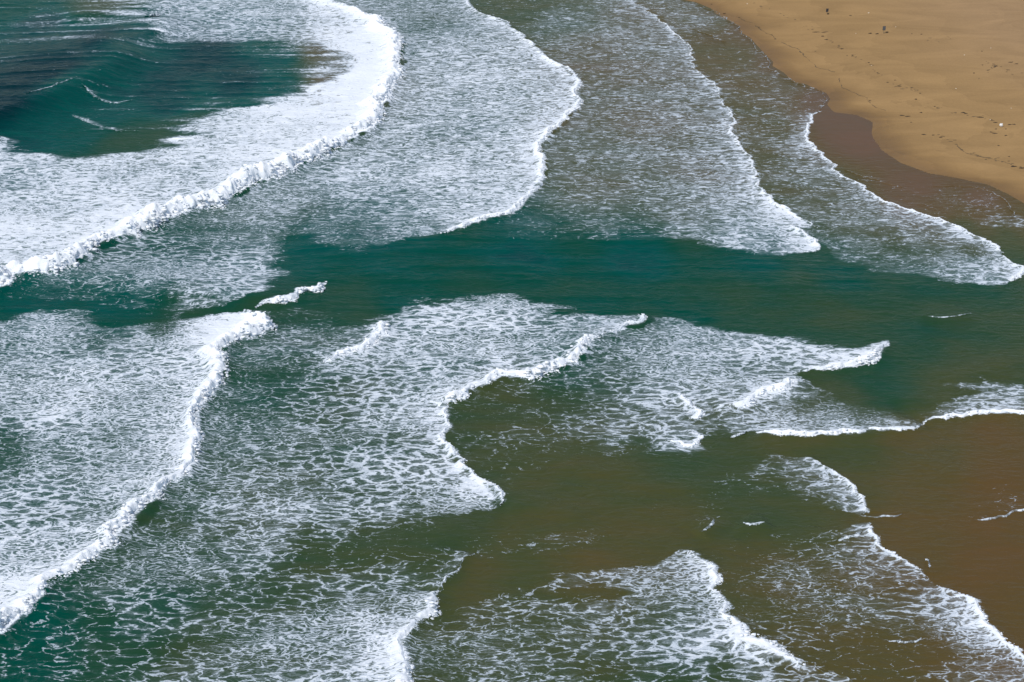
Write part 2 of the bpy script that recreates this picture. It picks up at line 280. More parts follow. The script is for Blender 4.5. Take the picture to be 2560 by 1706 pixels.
# bores: the water stands higher behind a front; (line, step height, run-out length)
def front_fields(line, reach):
    P = chaikin(W(line), 1)
    x0, y0 = P.min(0) - reach; x1, y1 = P.max(0) + reach
    d = np.full(CX.shape, 1e3, dtype=np.float32); sg = np.zeros(CX.shape, dtype=np.float32); tt = np.zeros(CX.shape, dtype=np.float32)
    m = (CX > x0) & (CX < x1) & (CY > y0) & (CY < y1)
    X, Y = CX[m], CY[m]
    best = np.full(X.shape, 1e9); side = np.zeros(X.shape); tp = np.zeros(X.shape)
    seg = np.hypot(*np.diff(P, axis=0).T); cum = np.concatenate([[0], np.cumsum(seg)])
    for i in range(len(P) - 1):
        a, b = P[i], P[i + 1]; e = b - a
        t = np.clip(((X - a[0]) * e[0] + (Y - a[1]) * e[1]) / (e @ e + 1e-9), 0, 1)
        dd = (X - a[0] - t * e[0]) ** 2 + (Y - a[1] - t * e[1]) ** 2
        cr = (X - a[0]) * e[1] - (Y - a[1]) * e[0]
        w = dd < best - 1e-6
        best[w] = dd[w]; side[w] = cr[w]; tp[w] = (cum[i] + t[w] * seg[i]) / cum[-1]
    d[m] = np.sqrt(best); sg[m] = np.sign(side); tt[m] = tp
    return d * np.where(sg == 0, 1, sg), tt

BORES = [(A, 1.1, 16), (B, .5, 12), (C, .15, 7), (D2, .2, 6), (Fr, .9, 12), (Hh, .5, 6), (I1 + I2, .8, 9), (I3, .35, 8), (J, .55, 7), (K, .6, 7), (N1, .45, 7), (N2, .35, 6), (O1, .2, 5), (Q1, .25, 5), (Q2, .3, 6), (R1, .35, 6), (R2, .5, 7), (S1, .5, 6), (S2, .7, 9)]
for line, hgt, run in BORES:
    s, t = front_fields(line, 5 * run)
    prof = np.where(s > 0, np.exp(-np.maximum(s, 0) / run), np.exp(np.minimum(s, 0) / 1.2)) * smooth(0, .06, t) * smooth(0, .06, 1 - t)
    height += up((hgt * prof).astype(np.float32))
    foam += up((np.where(s > -0.3, np.exp(-np.maximum(s, 0) / (0.22 * run + .4)), 0) * smooth(0, .04, t) * smooth(0, .04, 1 - t)).astype(np.float32)) * .30 * (foam > .03)

# unbroken swells: ridge lines (pixels), height, width front/back
SWELLS = [([(-250,330),(-40,318),(73,272),(121,255),(175,232),(256,186),(300,150),(345,105)], 2.8, 6, 30),
          ([(200,150),(281,120),(358,102),(400,80),(430,40)], 1.7, 5, 16),
          ([(120,60),(250,40),(380,33),(420,5),(470,-40)], 1.3, 5, 10),
          ([(-60,690),(60,705),(200,693),(330,712),(480,735),(600,750),(700,745),(815,705)], 1.2, 5, 9),
          ([(640,620),(800,600),(950,612),(1100,602),(1300,590),(1700,595),(2050,620)], .9, 9, 14),
          ([(1750,760),(2000,730),(2250,740),(2500,650)], .35, 6, 10),
          ([(1400,900),(1480,862),(1560,838)], .5, 4, 6),
          ([(1800,1110),(1900,1110),(2100,1110),(2320,1070)], .2, 3, 5),
          ([(880,1420),(1060,1360),(1200,1300)], .35, 4, 8),
          ([(50,1560),(300,1500),(480,1470)], .5, 5, 8),
          ([(560,960),(700,900),(780,880)], .5, 4, 7),
          ([(1740,1345),(1765,1335),(1790,1300)], .4, 1.5, 3), ([(1840,1312),(1875,1320),(1930,1310)], .4, 1.5, 3), ([(2280,792),(2350,802),(2450,785)], .35, 2, 4),
          ([(1380,1160),(1500,1185),(1640,1175)], .22, 2, 4), ([(1250,1258),(1380,1275),(1480,1300)], .25, 2, 4), ([(1560,1230),(1700,1215),(1830,1225)], .2, 2, 4),
          ([(2250,1150),(2400,1190),(2560,1200)], .16, 2, 4), ([(2330,960),(2450,935),(2580,890)], .3, 2.5, 4), ([(2180,1000),(2330,1005),(2480,960)], .25, 2, 4),
          ([(1650,700),(1850,690),(2050,720)], .3, 5, 8), ([(900,680),(1150,690),(1400,680)], .35, 5, 9)]
for line, hgt, wf, wb in SWELLS:
    s, t = front_fields(line[::-1], 5 * wb)
    prof = np.where(s > 0, np.exp(-(s / wb) ** 2), np.exp(-(s / wf) ** 2)) * smooth(0, .2, t) * smooth(0, .2, 1 - t)
    height += up((hgt * prof).astype(np.float32))
height *= np.clip(smooth(-1, 14, -shore_d), 0.0, 1)
height += 0.06
foam = np.clip(foam, 0, 1.2)

def sample(field, x, y):
    """bilinear lookup of a sea field at world points"""
    fu = (x / halfw(y) + 1.12) / 2.24 * (NU - 1)
    fv = (np.log(y) - math.log(224.0)) / (math.log(590.0) - math.log(224.0)) * (NV - 1)
    fu = np.clip(fu, 0, NU - 1.001); fv = np.clip(fv, 0, NV - 1.001)
    i = fu.astype(int); j = fv.astype(int); a = fu - i; b = fv - j
    return (field[j, i] * (1 - a) + field[j, i + 1] * a) * (1 - b) + (field[j + 1, i] * (1 - a) + field[j + 1, i + 1] * a) * b

# ------------------------------------------------------------------ materials
def new_mat(name):
    m = bpy.data.materials.new(name); m.use_nodes = True
    nt = m.node_tree; nt.nodes.clear()
    return m, nt

class NB:
    def __init__(s, nt): s.nt = nt
    def n(s, t, **kw):
        nd = s.nt.nodes.new(t)
        for k, v in kw.items(): setattr(nd, k, v)
        return nd
    def put(s, sock, v):
        if isinstance(v, bpy.types.NodeSocket): s.nt.links.new(v, sock)
        elif v is not None: sock.default_value = v
    def math(s, op, a, b=None, c=None, clamp=False):
        nd = s.n("ShaderNodeMath", operation=op, use_clamp=clamp)
        s.put(nd.inputs[0], a); s.put(nd.inputs[1], b); s.put(nd.inputs[2], c)
        return nd.outputs[0]
    def vmath(s, op, a, b=None):
        nd = s.n("ShaderNodeVectorMath", operation=op)
        s.put(nd.inputs[0], a); s.put(nd.inputs[1], b)
        return nd.outputs[0]
    def maprange(s, v, a, b, c, d, mode='SMOOTHSTEP'):
        nd = s.n("ShaderNodeMapRange", interpolation_type=mode, clamp=True)
        for i, q in enumerate((v, a, b, c, d)): s.put(nd.inputs[i], q)
        return nd.outputs[0]
    def noise(s, vec, scale, detail=2, rough=0.5, dist=0.0, dims='2D'):
        nd = s.n("ShaderNodeTexNoise", noise_dimensions=dims)
        s.put(nd.inputs["Vector"], vec)
        nd.inputs["Scale"].default_value = scale; nd.inputs["Detail"].default_value = detail
        nd.inputs["Roughness"].default_value = rough; nd.inputs["Distortion"].default_value = dist
        return nd
    def mix(s, f, a, b):
        nd = s.n("ShaderNodeMix", data_type='RGBA')
        s.put(nd.inputs[0], f); s.put(nd.inputs[6], a); s.put(nd.inputs[7], b)
        return nd.outputs[2]
    def mixf(s, f, a, b):
        nd = s.n("ShaderNodeMix", data_type='FLOAT')
        s.put(nd.inputs[0], f); s.put(nd.inputs[2], a); s.put(nd.inputs[3], b)
        return nd.outputs[0]

def water_material():
    m, nt = new_mat("sea_water_and_foam")
    b = NB(nt)
    geo = b.n("ShaderNodeNewGeometry")
    pos = geo.outputs["Position"]
    cover = b.n("ShaderNodeAttribute", attribute_name="foam").outputs["Fac"]
    dep = b.n("ShaderNodeAttribute", attribute_name="depth").outputs["Fac"]
    p = b.vmath('MULTIPLY', pos, (0.64, 1.08, 0.0))
    w1 = b.vmath('SUBTRACT', b.noise(p, 0.22, 3).outputs["Color"], (0.5, 0.5, 0.5))
    w2 = b.vmath('SUBTRACT', b.noise(p, 1.1, 3, .6).outputs["Color"], (0.5, 0.5, 0.5))
    q = b.vmath('ADD', p, b.vmath('MULTIPLY', w1, (4.6, 3.8, 0)))
    q = b.vmath('ADD', q, b.vmath('MULTIPLY', w2, (1.3, 1.0, 0)))
    def vor(vec, scale):
        nd = b.n("ShaderNodeTexVoronoi", voronoi_dimensions='2D', feature='DISTANCE_TO_EDGE')
        b.put(nd.inputs["Vector"], vec); nd.inputs["Scale"].default_value = scale
        return nd.outputs["Distance"]
    fine = b.n("ShaderNodeAttribute", attribute_name="fine").outputs["Fac"]
    l1 = b.maprange(vor(q, 0.50), 0.0, 0.34, 1.0, 0.0, 'LINEAR')
    l1 = b.math('POWER', l1, 1.5)
    l2 = b.maprange(vor(q, 1.35), 0.0, 0.36, 1.0, 0.0, 'LINEAR')
    l2 = b.math('POWER', l2, 1.4)
    n3 = b.noise(b.vmath('MULTIPLY', q, (.8, 1.0, 0)), 2.4, 5, .7).outputs["Fac"]
    n3 = b.maprange(n3, .25, .75, 0, 1, 'LINEAR')
    patch = b.noise(p, 0.085, 4, .6, .6).outputs["Fac"]
    # big torn cells in some places, tight mesh in others
    kind = b.maprange(b.noise(p, 0.045, 2, .5).outputs["Fac"], .38, .62, 0.0, 1.0)
    f = b.math('MULTIPLY', l1, b.mixf(kind, .16, .50))
    f = b.math('MULTIPLY_ADD', l2, b.mixf(kind, .42, .28), f)
    f = b.math('MULTIPLY_ADD', n3, b.mixf(kind, .52, .36), f)
    qs = b.vmath('MULTIPLY', q, (0.62, 1.0, 0.0))
    g1 = b.maprange(b.noise(qs, 1.15, 4, .62, .5).outputs["Fac"], .28, .72, 0, 1, 'LINEAR')
    g2 = b.math('POWER', b.maprange(vor(qs, 1.5), 0.0, 0.36, 1.0, 0.0, 'LINEAR'), 1.3)
    ff = b.math('MULTIPLY', g1, .62)
    ff = b.math('MULTIPLY_ADD', g2, .26, ff)
    ff = b.math('MULTIPLY_ADD', n3, .24, ff)
    f = b.mixf(fine, f, ff)
    # patchiness fades where there is no foam at all
    amp = b.math('MULTIPLY', b.maprange(cover, 0.0, 0.3, 0.0, 0.55), b.maprange(fine, 0, 1, 1, .55, 'LINEAR'))
    c2 = b.math('MULTIPLY_ADD', b.math('SUBTRACT', patch, .5), amp, cover)
    Tl = b.math('MAXIMUM', b.math('MULTIPLY_ADD', c2, -.84, .95), b.math('MULTIPLY_ADD', c2, -.55, .78))
    Tf = b.math('MULTIPLY_ADD', c2, -.50, .84)
    T = b.mixf(fine, Tl, Tf)
    T = b.math('SUBTRACT', T, b.maprange(c2, .9, 1.2, 0, .35, 'LINEAR'))
    ft = b.math('SUBTRACT', f, T)
    fm = b.math('MULTIPLY', b.maprange(ft, 0.0, 0.14, 0.0, 1.0), b.maprange(c2, .01, .09, 0, 1))
    veil = b.math('MULTIPLY', b.maprange(ft, -0.28, 0.06, 0.0, .26), b.maprange(c2, .1, .6, 0, 1))
    thick = b.maprange(c2, 0.62, 1.15, 0.0, 1.0, 'LINEAR')
    # water body: sand showing through in the shallows, green then teal with depth; swell's lit face and dark back painted in
    ramp = b.n("ShaderNodeValToRGB")
    dn = b.math('MULTIPLY_ADD', b.math('SUBTRACT', b.noise(p, 0.11, 4, .6, .8).outputs["Fac"], .5), .10, dep)
    b.put(ramp.inputs[0], dn)
    el = ramp.color_ramp.elements
    cols = [(0.0, (0.132, 0.068, 0.026)), (0.1, (0.104, 0.064, 0.021)), (0.22, (0.085, 0.065, 0.021)), (0.38, (0.055, 0.063, 0.021)), (0.6, (0.017, 0.054, 0.024)), (0.76, (0.0005, 0.054, 0.034)), (0.85, (0.0002, 0.064, 0.052)), (0.92, (0.0002, 0.042, 0.040)), (1.0, (0.0001, 0.021, 0.025))]
    while len(el) < len(cols): el.new(0.5)
    for e, (t, c) in zip(el, cols):
        e.position = t; e.color = (*c, 1)
    milk = b.maprange(c2, 0.25, 1.0, 0.0, 0.30, 'LINEAR')
    body = b.mix(milk, ramp.outputs[0], (0.20, 0.28, 0.31, 1))
    body_f = b.math('MAXIMUM', thick, b.math('MULTIPLY', b.maprange(ft, .04, .40, 0.0, .75, 'LINEAR'), b.maprange(c2, .3, .75, .35, 1.0, 'LINEAR')))
    foamcol = b.mix(body_f, (0.50, 0.57, 0.635, 1), (0.93, 0.95, 0.965, 1))
    op = b.math('MAXIMUM', veil, b.math('MULTIPLY', fm, b.maprange(c2, 0.05, .8, .62, 1.0, 'LINEAR')))
    col = b.mix(op, body, foamcol)
    rough = b.mixf(op, 0.14, 0.85)
    # relief
    rp = b.vmath('MULTIPLY', pos, (0.38, 1.0, 0.0))
    r1 = b.noise(rp, 0.9, 4, .6, .5).outputs["Fac"]
    r2 = b.noise(b.vmath('MULTIPLY', pos, (.6, 1.0, 0.0)), 3.0, 3, .65).outputs["Fac"]
    hgt = b.math('MULTIPLY_ADD', r1, b.maprange(cover, 0, .8, .52, .42), b.math('MULTIPLY', r2, b.maprange(cover, 0, .8, .035, .17)))
    calm = b.maprange(dep, 0.0, .25, .12, 1.0)
    bump = b.n("ShaderNodeBump")
    b.put(bump.inputs["Strength"], b.math('MULTIPLY', calm, .6)); bump.inputs["Distance"].default_value = 1.0
    b.put(bump.inputs["Height"], hgt)
    bs = b.n("ShaderNodeBsdfPrincipled")
    b.put(bs.inputs["Base Color"], col); b.put(bs.inputs["Roughness"], rough)
    bs.inputs["IOR"].default_value = 1.33
    b.put(bs.inputs["Specular IOR Level"], b.mixf(op, b.maprange(dep, .02, .12, .12, .055), .1))
    b.put(bs.inputs["Normal"], bump.outputs[0])
    out = b.n("ShaderNodeOutputMaterial")
    nt.links.new(bs.outputs[0], out.inputs[0])
    return m

def sand_material():
    m, nt = new_mat("beach_sand")
    b = NB(nt)
    pos = b.n("ShaderNodeNewGeometry").outputs["Position"]
    d = b.n("ShaderNodeAttribute", attribute_name="inland").outputs["Fac"]     # metres from the water's edge
    wob = b.noise(pos, 0.05, 4, .6, .5).outputs["Fac"]
    dd = b.math('MULTIPLY_ADD', b.math('SUBTRACT', wob, .5), 16.0, d)
    wet = b.maprange(dd, -1.0, 13.0, 1.0, 0.0)
    wet2 = b.maprange(b.math('MULTIPLY_ADD', b.math('SUBTRACT', wob, .5), 6.0, d), 0.0, 7.0, 1.0, 0.0)
    dry = b.maprange(dd, 25.0, 70.0, 0.0, 1.0)
    col = b.mix(wet, (0.330, 0.203, 0.085, 1), (0.265, 0.150, 0.046, 1))
    col = b.mix(dry, col, (0.340, 0.215, 0.106, 1))
    col = b.mix(b.math('MULTIPLY', wet2, .6), col, (0.165, 0.09, 0.03, 1))
    st = b.vmath('MULTIPLY', pos, (0.35, 1.0, 0.0))
    n1 = b.noise(st, 0.12, 5, .6, .8).outputs["Fac"]
    n2 = b.noise(pos, 1.4, 5, .7).outputs["Fac"]
    v = b.math('MULTIPLY_ADD', b.math('SUBTRACT', n1, .5), .5, 1.0)
    v = b.math('MULTIPLY_ADD', b.math('SUBTRACT', n2, .5), .22, v)
    # old swash lines: damp bands that end at a wavering edge
    band = b.math('FRACT', b.math('MULTIPLY', b.math('MULTIPLY_ADD', b.math('SUBTRACT', b.noise(pos, 0.035, 5, .6, .4).outputs["Fac"], .5), 46.0, d), 1 / 15.0))
    v = b.math('MULTIPLY_ADD', b.math('SUBTRACT', band, .5), b.maprange(d, 2, 60, .13, .05), v)
    vv = b.n("ShaderNodeCombineXYZ")
    for i in range(3): b.put(vv.inputs[i], v)
    col = b.vmath('MULTIPLY', col, vv.outputs[0])
    bump = b.n("ShaderNodeBump"); bump.inputs["Strength"].default_value = .35; bump.inputs["Distance"].default_value = .25
    b.put(bump.inputs["Height"], b.math('MULTIPLY_ADD', n1, 1.5, n2))
    bs = b.n("ShaderNodeBsdfPrincipled")
    b.put(bs.inputs["Base Color"], col)
    b.put(bs.inputs["Roughness"], b.mixf(wet, .95, .6))
    b.put(bs.inputs["Specular IOR Level"], b.mixf(wet, .1, .35))
    b.put(bs.inputs["Normal"], bump.outputs[0])
    nt.links.new(bs.outputs[0], b.n("ShaderNodeOutputMaterial").inputs[0])
    return m

def plain_material(name, c1, c2, scale=6.0, rough=.8):
    m, nt = new_mat(name)
    b = NB(nt)
    pos = b.n("ShaderNodeNewGeometry").outputs["Position"]
    n = b.noise(pos, scale, 4, .6, dims='3D').outputs["Fac"]
    bs = b.n("ShaderNodeBsdfPrincipled")
    b.put(bs.inputs["Base Color"], b.mix(b.maprange(n, .3, .7, 0, 1), (*c1, 1), (*c2, 1)))
    bs.inputs["Roughness"].default_value = rough
    nt.links.new(bs.outputs[0], b.n("ShaderNodeOutputMaterial").inputs[0])
    return m

WATER = water_material()
SAND = sand_material()
WEED = plain_material("dark_seaweed", (0.018, 0.011, 0.005), (0.05, 0.03, 0.012), 9)
WEEDP = plain_material("dry_seaweed", (0.075, 0.048, 0.02), (0.12, 0.078, 0.032), 9)
SHELL = plain_material("bleached_shell", (0.75, 0.68, 0.55), (0.6, 0.5, 0.38), 12)
FLOATM = plain_material("white_plastic", (0.82, 0.78, 0.74), (0.74, 0.70, 0.62), 3, .5)
PANEL = plain_material("dark_board", (0.035, 0.035, 0.042), (0.06, 0.058, 0.062), 4, .6)
PANELG = plain_material("grey_board_face", (0.10, 0.11, 0.12), (0.15, 0.16, 0.17), 4, .6)
POST = plain_material("weathered_post", (0.16, 0.12, 0.075), (0.24, 0.18, 0.11), 5)

# ------------------------------------------------------------------ mesh making
def link(o, parent=None):
    scene.collection.objects.link(o)
    if parent is not None: o.parent = parent
    return o

def grid_mesh(name, X, Y, Z, keep=None, attrs=None, smooth_shade=True, extra=None):
    nv, nu = X.shape
    co = np.stack([X, Y, Z], -1).reshape(-1, 3).astype(np.float32)
    idx = np.arange(nv * nu).reshape(nv, nu)
    quads = np.stack([idx[:-1, :-1], idx[:-1, 1:], idx[1:, 1:], idx[1:, :-1]], -1).reshape(-1, 4)
    if keep is not None:
        quads = quads[keep.reshape(-1)]
        used = np.zeros(len(co), bool); used[quads.reshape(-1)] = True
        remap = np.cumsum(used) - 1
        co = co[used]; quads = remap[quads]
    else:
        used = np.ones(len(co), bool)
    if extra is not None:
        quads = np.vstack([quads, extra[1] + len(co)]); co = np.vstack([co, extra[0].astype(np.float32)])
    me = bpy.data.meshes.new(name)
    me.vertices.add(len(co)); me.vertices.foreach_set("co", co.reshape(-1))
    me.loops.add(quads.size); me.loops.foreach_set("vertex_index", quads.reshape(-1).astype(np.int32))
    me.polygons.add(len(quads))
    me.polygons.foreach_set("loop_start", (np.arange(len(quads)) * 4).astype(np.int32))
    me.polygons.foreach_set("loop_total", np.full(len(quads), 4, np.int32))
    if smooth_shade: me.polygons.foreach_set("use_smooth", np.ones(len(quads), bool))
    me.update(calc_edges=True)
    for k, v in (attrs or {}).items():
        a = me.attributes.new(k, 'FLOAT', 'POINT')
        v = v.reshape(-1)[used]
        if extra is not None: v = np.concatenate([v, extra[2][k]])
        a.data.foreach_set("value", v.astype(np.float32))
    return me

# ------------------------------------------------------------------ the sea
# the surveyed grid goes on as a coarse apron far out of the picture
ue = np.array([-30., -10, -4, -2.2, -1.5]); ve0 = np.array([-1500., -300, 60, 180]); ve1 = np.array([640., 800, 1300, 3000, 8000])
u_all = np.r_[ue, uf, -ue[::-1]]; v_all = np.r_[ve0, vf, ve1]
UA, VA = np.meshgrid(u_all, v_all)
XA = UA * halfw(VA)
def pad(a):
    return np.pad(a, ((4, 5), (5, 5)), mode='edge')
fo = pad(foam)
edge = np.ones_like(XA, bool); edge[4:-5, 5:-5] = False
fo = np.where(edge, fo * .8, fo)
shA = pad(shore_d + rag * .25)
shA[edge] = sdf(XA[edge], VA[edge], LAND)
lim = shA < 0.15
keep = lim[:-1, :-1] | lim[1:, :-1] | lim[:-1, 1:] | lim[1:, 1:]
hz = pad(height); hz[edge] = .06
sea = bpy.data.objects.new("sea", grid_mesh("sea", XA, VA, hz, keep, {"foam": fo, "depth": pad(depth), "fine": pad(fine)}))
sea.data.materials.append(WATER); sea["kind"] = "structure"
sea["label"] = "green and teal sea laced with white foam sheets"
link(sea)

# ------------------------------------------------------------------ the beach
def beach_z(x, y, d):
    inl = np.maximum(d, 0)
    z = 0.05 + 1.6 * (1 - np.exp(-inl / 55)) + 0.10 * fbm(x / 30, y / 18, 3, off=12) * smooth(4, 20, inl) + 0.02 * fbm(x / 3, y / 3, 3, off=13) * smooth(1, 6, inl)
    return np.where(d < 0, 0.05 + 0.05 * np.maximum(d, -30), z)

bu = np.r_[np.linspace(0.05, 1.25, 330), [1.5, 2, 3, 6, 12, 30]]
bv = np.r_[[-1500, -300, 60, 180, 260, 320], np.linspace(370, 600, 420), [640, 720, 900, 1500, 3000, 6000]]
BU, BV = np.meshgrid(bu, bv)
BX = BU * halfw(BV)
bd = sdf(BX, BV, LAND)
bkeep = bd > -14
bkeep = bkeep[:-1, :-1] | bkeep[1:, 1:]
beach = bpy.data.objects.new("beach", grid_mesh("beach", BX, BV, beach_z(BX, BV, bd), bkeep, {"inland": bd}))
beach.data.materials.append(SAND); beach["kind"] = "structure"
link(beach)

def on_beach(px, py):
    z = 0.0
    for _ in range(6):
        x, y = at(px, py, z)
        d = sdf(np.array([x]), np.array([y]), LAND)
        z = float(beach_z(np.array([x]), np.array([y]), d)[0])
    return x, y, z

# ------------------------------------------------------------------ breaking waves: one lumpy foam roll per front
def roll(name, label, cat, group, line, h, w, prof=None, rough=1.0, cover=1.25, edge_k=1.0, tufts=1.0, seed=0, step=.26, cols=22, chai=2):
    h, w = h * .70, w * .66
    P, s = resample(chaikin(W(line), chai), step)
    T = np.gradient(P, axis=0); T /= np.hypot(T[:, 0], T[:, 1])[:, None] + 1e-9
    k = 9
    Ts = np.stack([np.convolve(np.pad(T[:, i], (k, k), mode='edge'), np.ones(2 * k + 1) / (2 * k + 1), 'valid') for i in (0, 1)], 1)
    Ts /= np.hypot(Ts[:, 0], Ts[:, 1])[:, None] + 1e-9
    back = np.stack([Ts[:, 1], -Ts[:, 0]], 1)
    P = P - back * (.8 * edge_k * sample(rag, P[:, 0], P[:, 1]))[:, None]
    t = s / s[-1]
    mul = np.interp(t, [a for a, _ in prof], [c for _, c in prof]) if prof else np.ones_like(t)
    mul = mul * np.clip(.92 + .75 * fbm(s / 15.0, s * 0 + seed * 2.3, 2) + .38 * fbm(s / 5.0, s * 0 + seed * 3.1, 3) + .22 * fbm(s / 1.7, s * 0 + seed * 5.7, 2), .3, 1.8)
    taper = smooth(0, min(.25, 4.0 / s[-1]), t) * smooth(0, min(.25, 4.0 / s[-1]), 1 - t)
    mul = np.maximum(mul * (.12 + .88 * taper), .03)
    q = np.linspace(0, 1, cols) ** 1.25
    Q, MU = np.meshgrid(q, mul)
    SS = np.repeat(s[:, None], cols, 1)
    ww = w * (0.35 + 0.65 * MU)
    QW = Q * w
    outw = (fbm(SS / 5.0, QW / 5.0 + seed * 7.7, 3) * .30 * (1 - Q) + fbm(SS / .9, QW / .9 + seed * 9.9, 3) * .22 * np.exp(-Q * 5)) * w * rough * np.minimum(1, MU + .3)
    off = Q * ww - outw
    X = P[:, :1] + back[:, :1] * off; Y = P[:, 1:] + back[:, 1:] * off
    rise = np.where(Q < .3, np.sin(np.clip(Q / .3, 0, 1) * math.pi / 2) ** 1.1, np.cos(np.clip((Q - .3) / .7, 0, 1) * math.pi / 2) ** 2)
    lump = 1 + .42 * fbm(X / 2.0, Y / 2.0, 2, off=seed) * rough + .34 * fbm(X / .8, Y / .8, 3, off=seed + 3)
    base = sample(height, X, Y)
    front_base = sample(height, P[:, 0] - back[:, 0] * 1.5, P[:, 1] - back[:, 1] * 1.5)[:, None]
    Z = np.where(Q < .3, front_base + (np.maximum(base, front_base) - front_base) * (Q / .3), base) + h * MU * rise * lump
    Z = Z + np.where(Q <= 0, -.12, .012 + .05 * np.sin(Q * math.pi))
    Z[:, -1] -= .06
    sd = np.clip(sample(foam, X, Y), 0.0, 1.0)
    bl = smooth(.10, .80, Q)
    cov = (cover * np.minimum(1, .5 + .75 * MU)) * (1 - bl) + sd * bl
    cov = cov * (.42 + .58 * smooth(0, .13, Q))
    fn = sample(fine, X, Y)
    dp = sample(depth, X, Y)
    extra = None
    if tufts > 0:
        rs = np.random.RandomState(seed + 11)
        n = int(s[-1] * 16 * tufts)
        k = rs.randint(0, len(P), n)
        m_ = np.minimum(mul[k], 1.3)
        k, m_ = k[rs.rand(n) < m_ + .25], m_[:0]
        n = len(k); m_ = np.minimum(mul[k], 1.3)
        qn = rs.exponential(.10, n) * np.where(rs.rand(n) < .6, 1, -.62)
        so = qn * ww[k, 0] - outw[k, 0] + .05
        cx = P[k, 0] + back[k, 0] * so; cy = P[k, 1] + back[k, 1] * so
        ci_ = np.clip(np.searchsorted(q, np.clip(qn, 0, 1)), 0, cols - 1)
        cz = np.where(qn > 0, Z[k, ci_], sample(height, cx, cy))
        r = (.07 + .22 * rs.rand(n) ** 2.5) * np.sqrt(h + .15) * (.6 + .5 * m_) * np.where(qn > 0, 1.1, .62 * np.exp(qn * 5))
        cube = np.array([(-1,-1,-.7),(1,-1,-.7),(1,1,-.7),(-1,1,-.7),(-1,-1,.7),(1,-1,.7),(1,1,.7),(-1,1,.7)]) * .75
        V8 = cube[None] * (1 + .7 * (rs.rand(n, 8, 3) - .5)) * r[:, None, None] * np.array([1.35, 1.0, .8])
        V8 = V8 + np.stack([cx, cy, cz], 1)[:, None, :]
        fq = np.array([(0,3,2,1),(4,5,6,7),(0,1,5,4),(1,2,6,5),(2,3,7,6),(3,0,4,7)])
        extra = (V8.reshape(-1, 3), (fq[None] + 8 * np.arange(n)[:, None, None]).reshape(-1, 4),
                 {"foam": np.full(n * 8, min(1.15, cover)), "depth": np.repeat(sample(depth, cx, cy), 8), "fine": np.repeat(sample(fine, cx, cy), 8)})
    o = bpy.data.objects.new(name, grid_mesh(name, X, Y, Z, None, {"foam": cov, "depth": dp, "fine": fn}, extra=extra))
    o.data.materials.append(WATER)
    o["label"] = label; o["category"] = cat; o["group"] = group
    return link(o)

BW, SW, WC = "breaking waves", "swash edges", "small whitecaps"
def bw(label, line, h, w, prof=None, **k):
    bw.n += 1
    return roll("breaking_wave", label, "wave", BW, line, h, w, prof, seed=bw.n, **k)
bw.n = 0
bw("longest thick white breaking wave curving round the dark teal water at upper left", A, 2.1, 9.0, [(0, .3), (.12, .45), (.2, 1), (.5, .9), (.62, 1), (1, 1)])
bw("foaming wave front second from the sand bar, bulging right in the upper middle", B, .75, 3.4, [(0, .3), (.3, .4), (.5, .7), (.75, .95), (1, .8)])
bw("low foam front lined with thin white rim, third bulge toward the beach", C, .24, 1.4, [(0, .4), (.6, .65), (1, 1.2)], cover=1.15)
bw("short white wave tip pointing right at the upper edge of the green channel", C2, .6, 3.4)
bw("leading foam front running beside the brown wet sand pool below the beach", D2, .32, 1.8, [(0, .45), (.2, .75), (.8, .75), (1, 1.2)], cover=1.2)
bw("white wave tip cut by the right edge where the green channel meets the shallows", E, .5, 2.8)
bw("long left breaking wave running from a tall white head down to the left edge", Fr, 1.4, 5.6, [(0, .9), (.05, 1.9), (.1, 1.6), (.16, .9), (.35, .6), (.5, .9), (.56, .55), (.7, .9), (.8, .6), (.9, 1.1), (1, 1.1)])
bw("spilling crest peak at the left end of the green channel", G, 1.1, 3.6)
bw("short white roller between the tall wave head and the middle front", Hh, 1.0, 4.0)
bw("small upper white cap of the middle front touching the green channel", I1, .8, 3.0)
bw("thick white roller sloping down left in the centre of the picture", I2, 1.3, 5.6)
bw("jagged thin foam edge below the central roller ending in a pointed tip", I3, .5, 2.4, [(0, .9), (.3, .6), (.5, .9), (.6, .9), (1, 1)])
bw("bright wave tip alone in the green water right of centre", J, 1.15, 3.8, [(0, 1), (.35, 1), (.7, .5), (1, .25)])
bw("white roller just below the lone bright wave tip", K, 1.15, 4.8, [(0, .9), (.5, 1), (1, .5)])
bw("rounded foam lump touching the left end of the lower right roller", L, .8, 4.2)
bw("small foam lump at the left of the long curved lower front", M, .6, 3.2)
bw("long curved white front along the edge of the brown shallows at right", N1, .75, 2.8, [(0, .7), (.5, 1), (.8, .9), (1, .35)])
bw("low white front reaching the right edge above the brown shallows", N2, .5, 2.2)
bw("slanting small foam front above the brown water at lower right", O1, .38, 1.9, [(0, .4), (.4, .9), (1, .9)])
bw("upper part of the lower right foam front, starting in a blunt knob", Q1, .5, 2.2, [(0, 1), (.3, 1), (.5, .6), (1, .8)])
bw("broad bottom right foam front running into the right edge", Q2, .6, 3.0, [(0, .7), (.4, 1), (1, .8)])
bw("upper knobbly foam edge of the bottom wave right of centre", R1, .65, 3.2, [(0, .4), (.4, .9), (.6, .6), (1, .9)])
bw("bright broad foam tongue of the bottom wave ending in a blunt point", R2, .8, 6.5)
bw("thin unbroken crest line above the bottom centre wave", S1, .28, 1.1, [(0, .3), (1, 1)])
bw("thick white wave leaving the bottom edge left of centre", S2, 1.1, 5.4, [(0, .7), (.3, .9), (.6, .7), (.8, 1.2), (1, 1.2)])

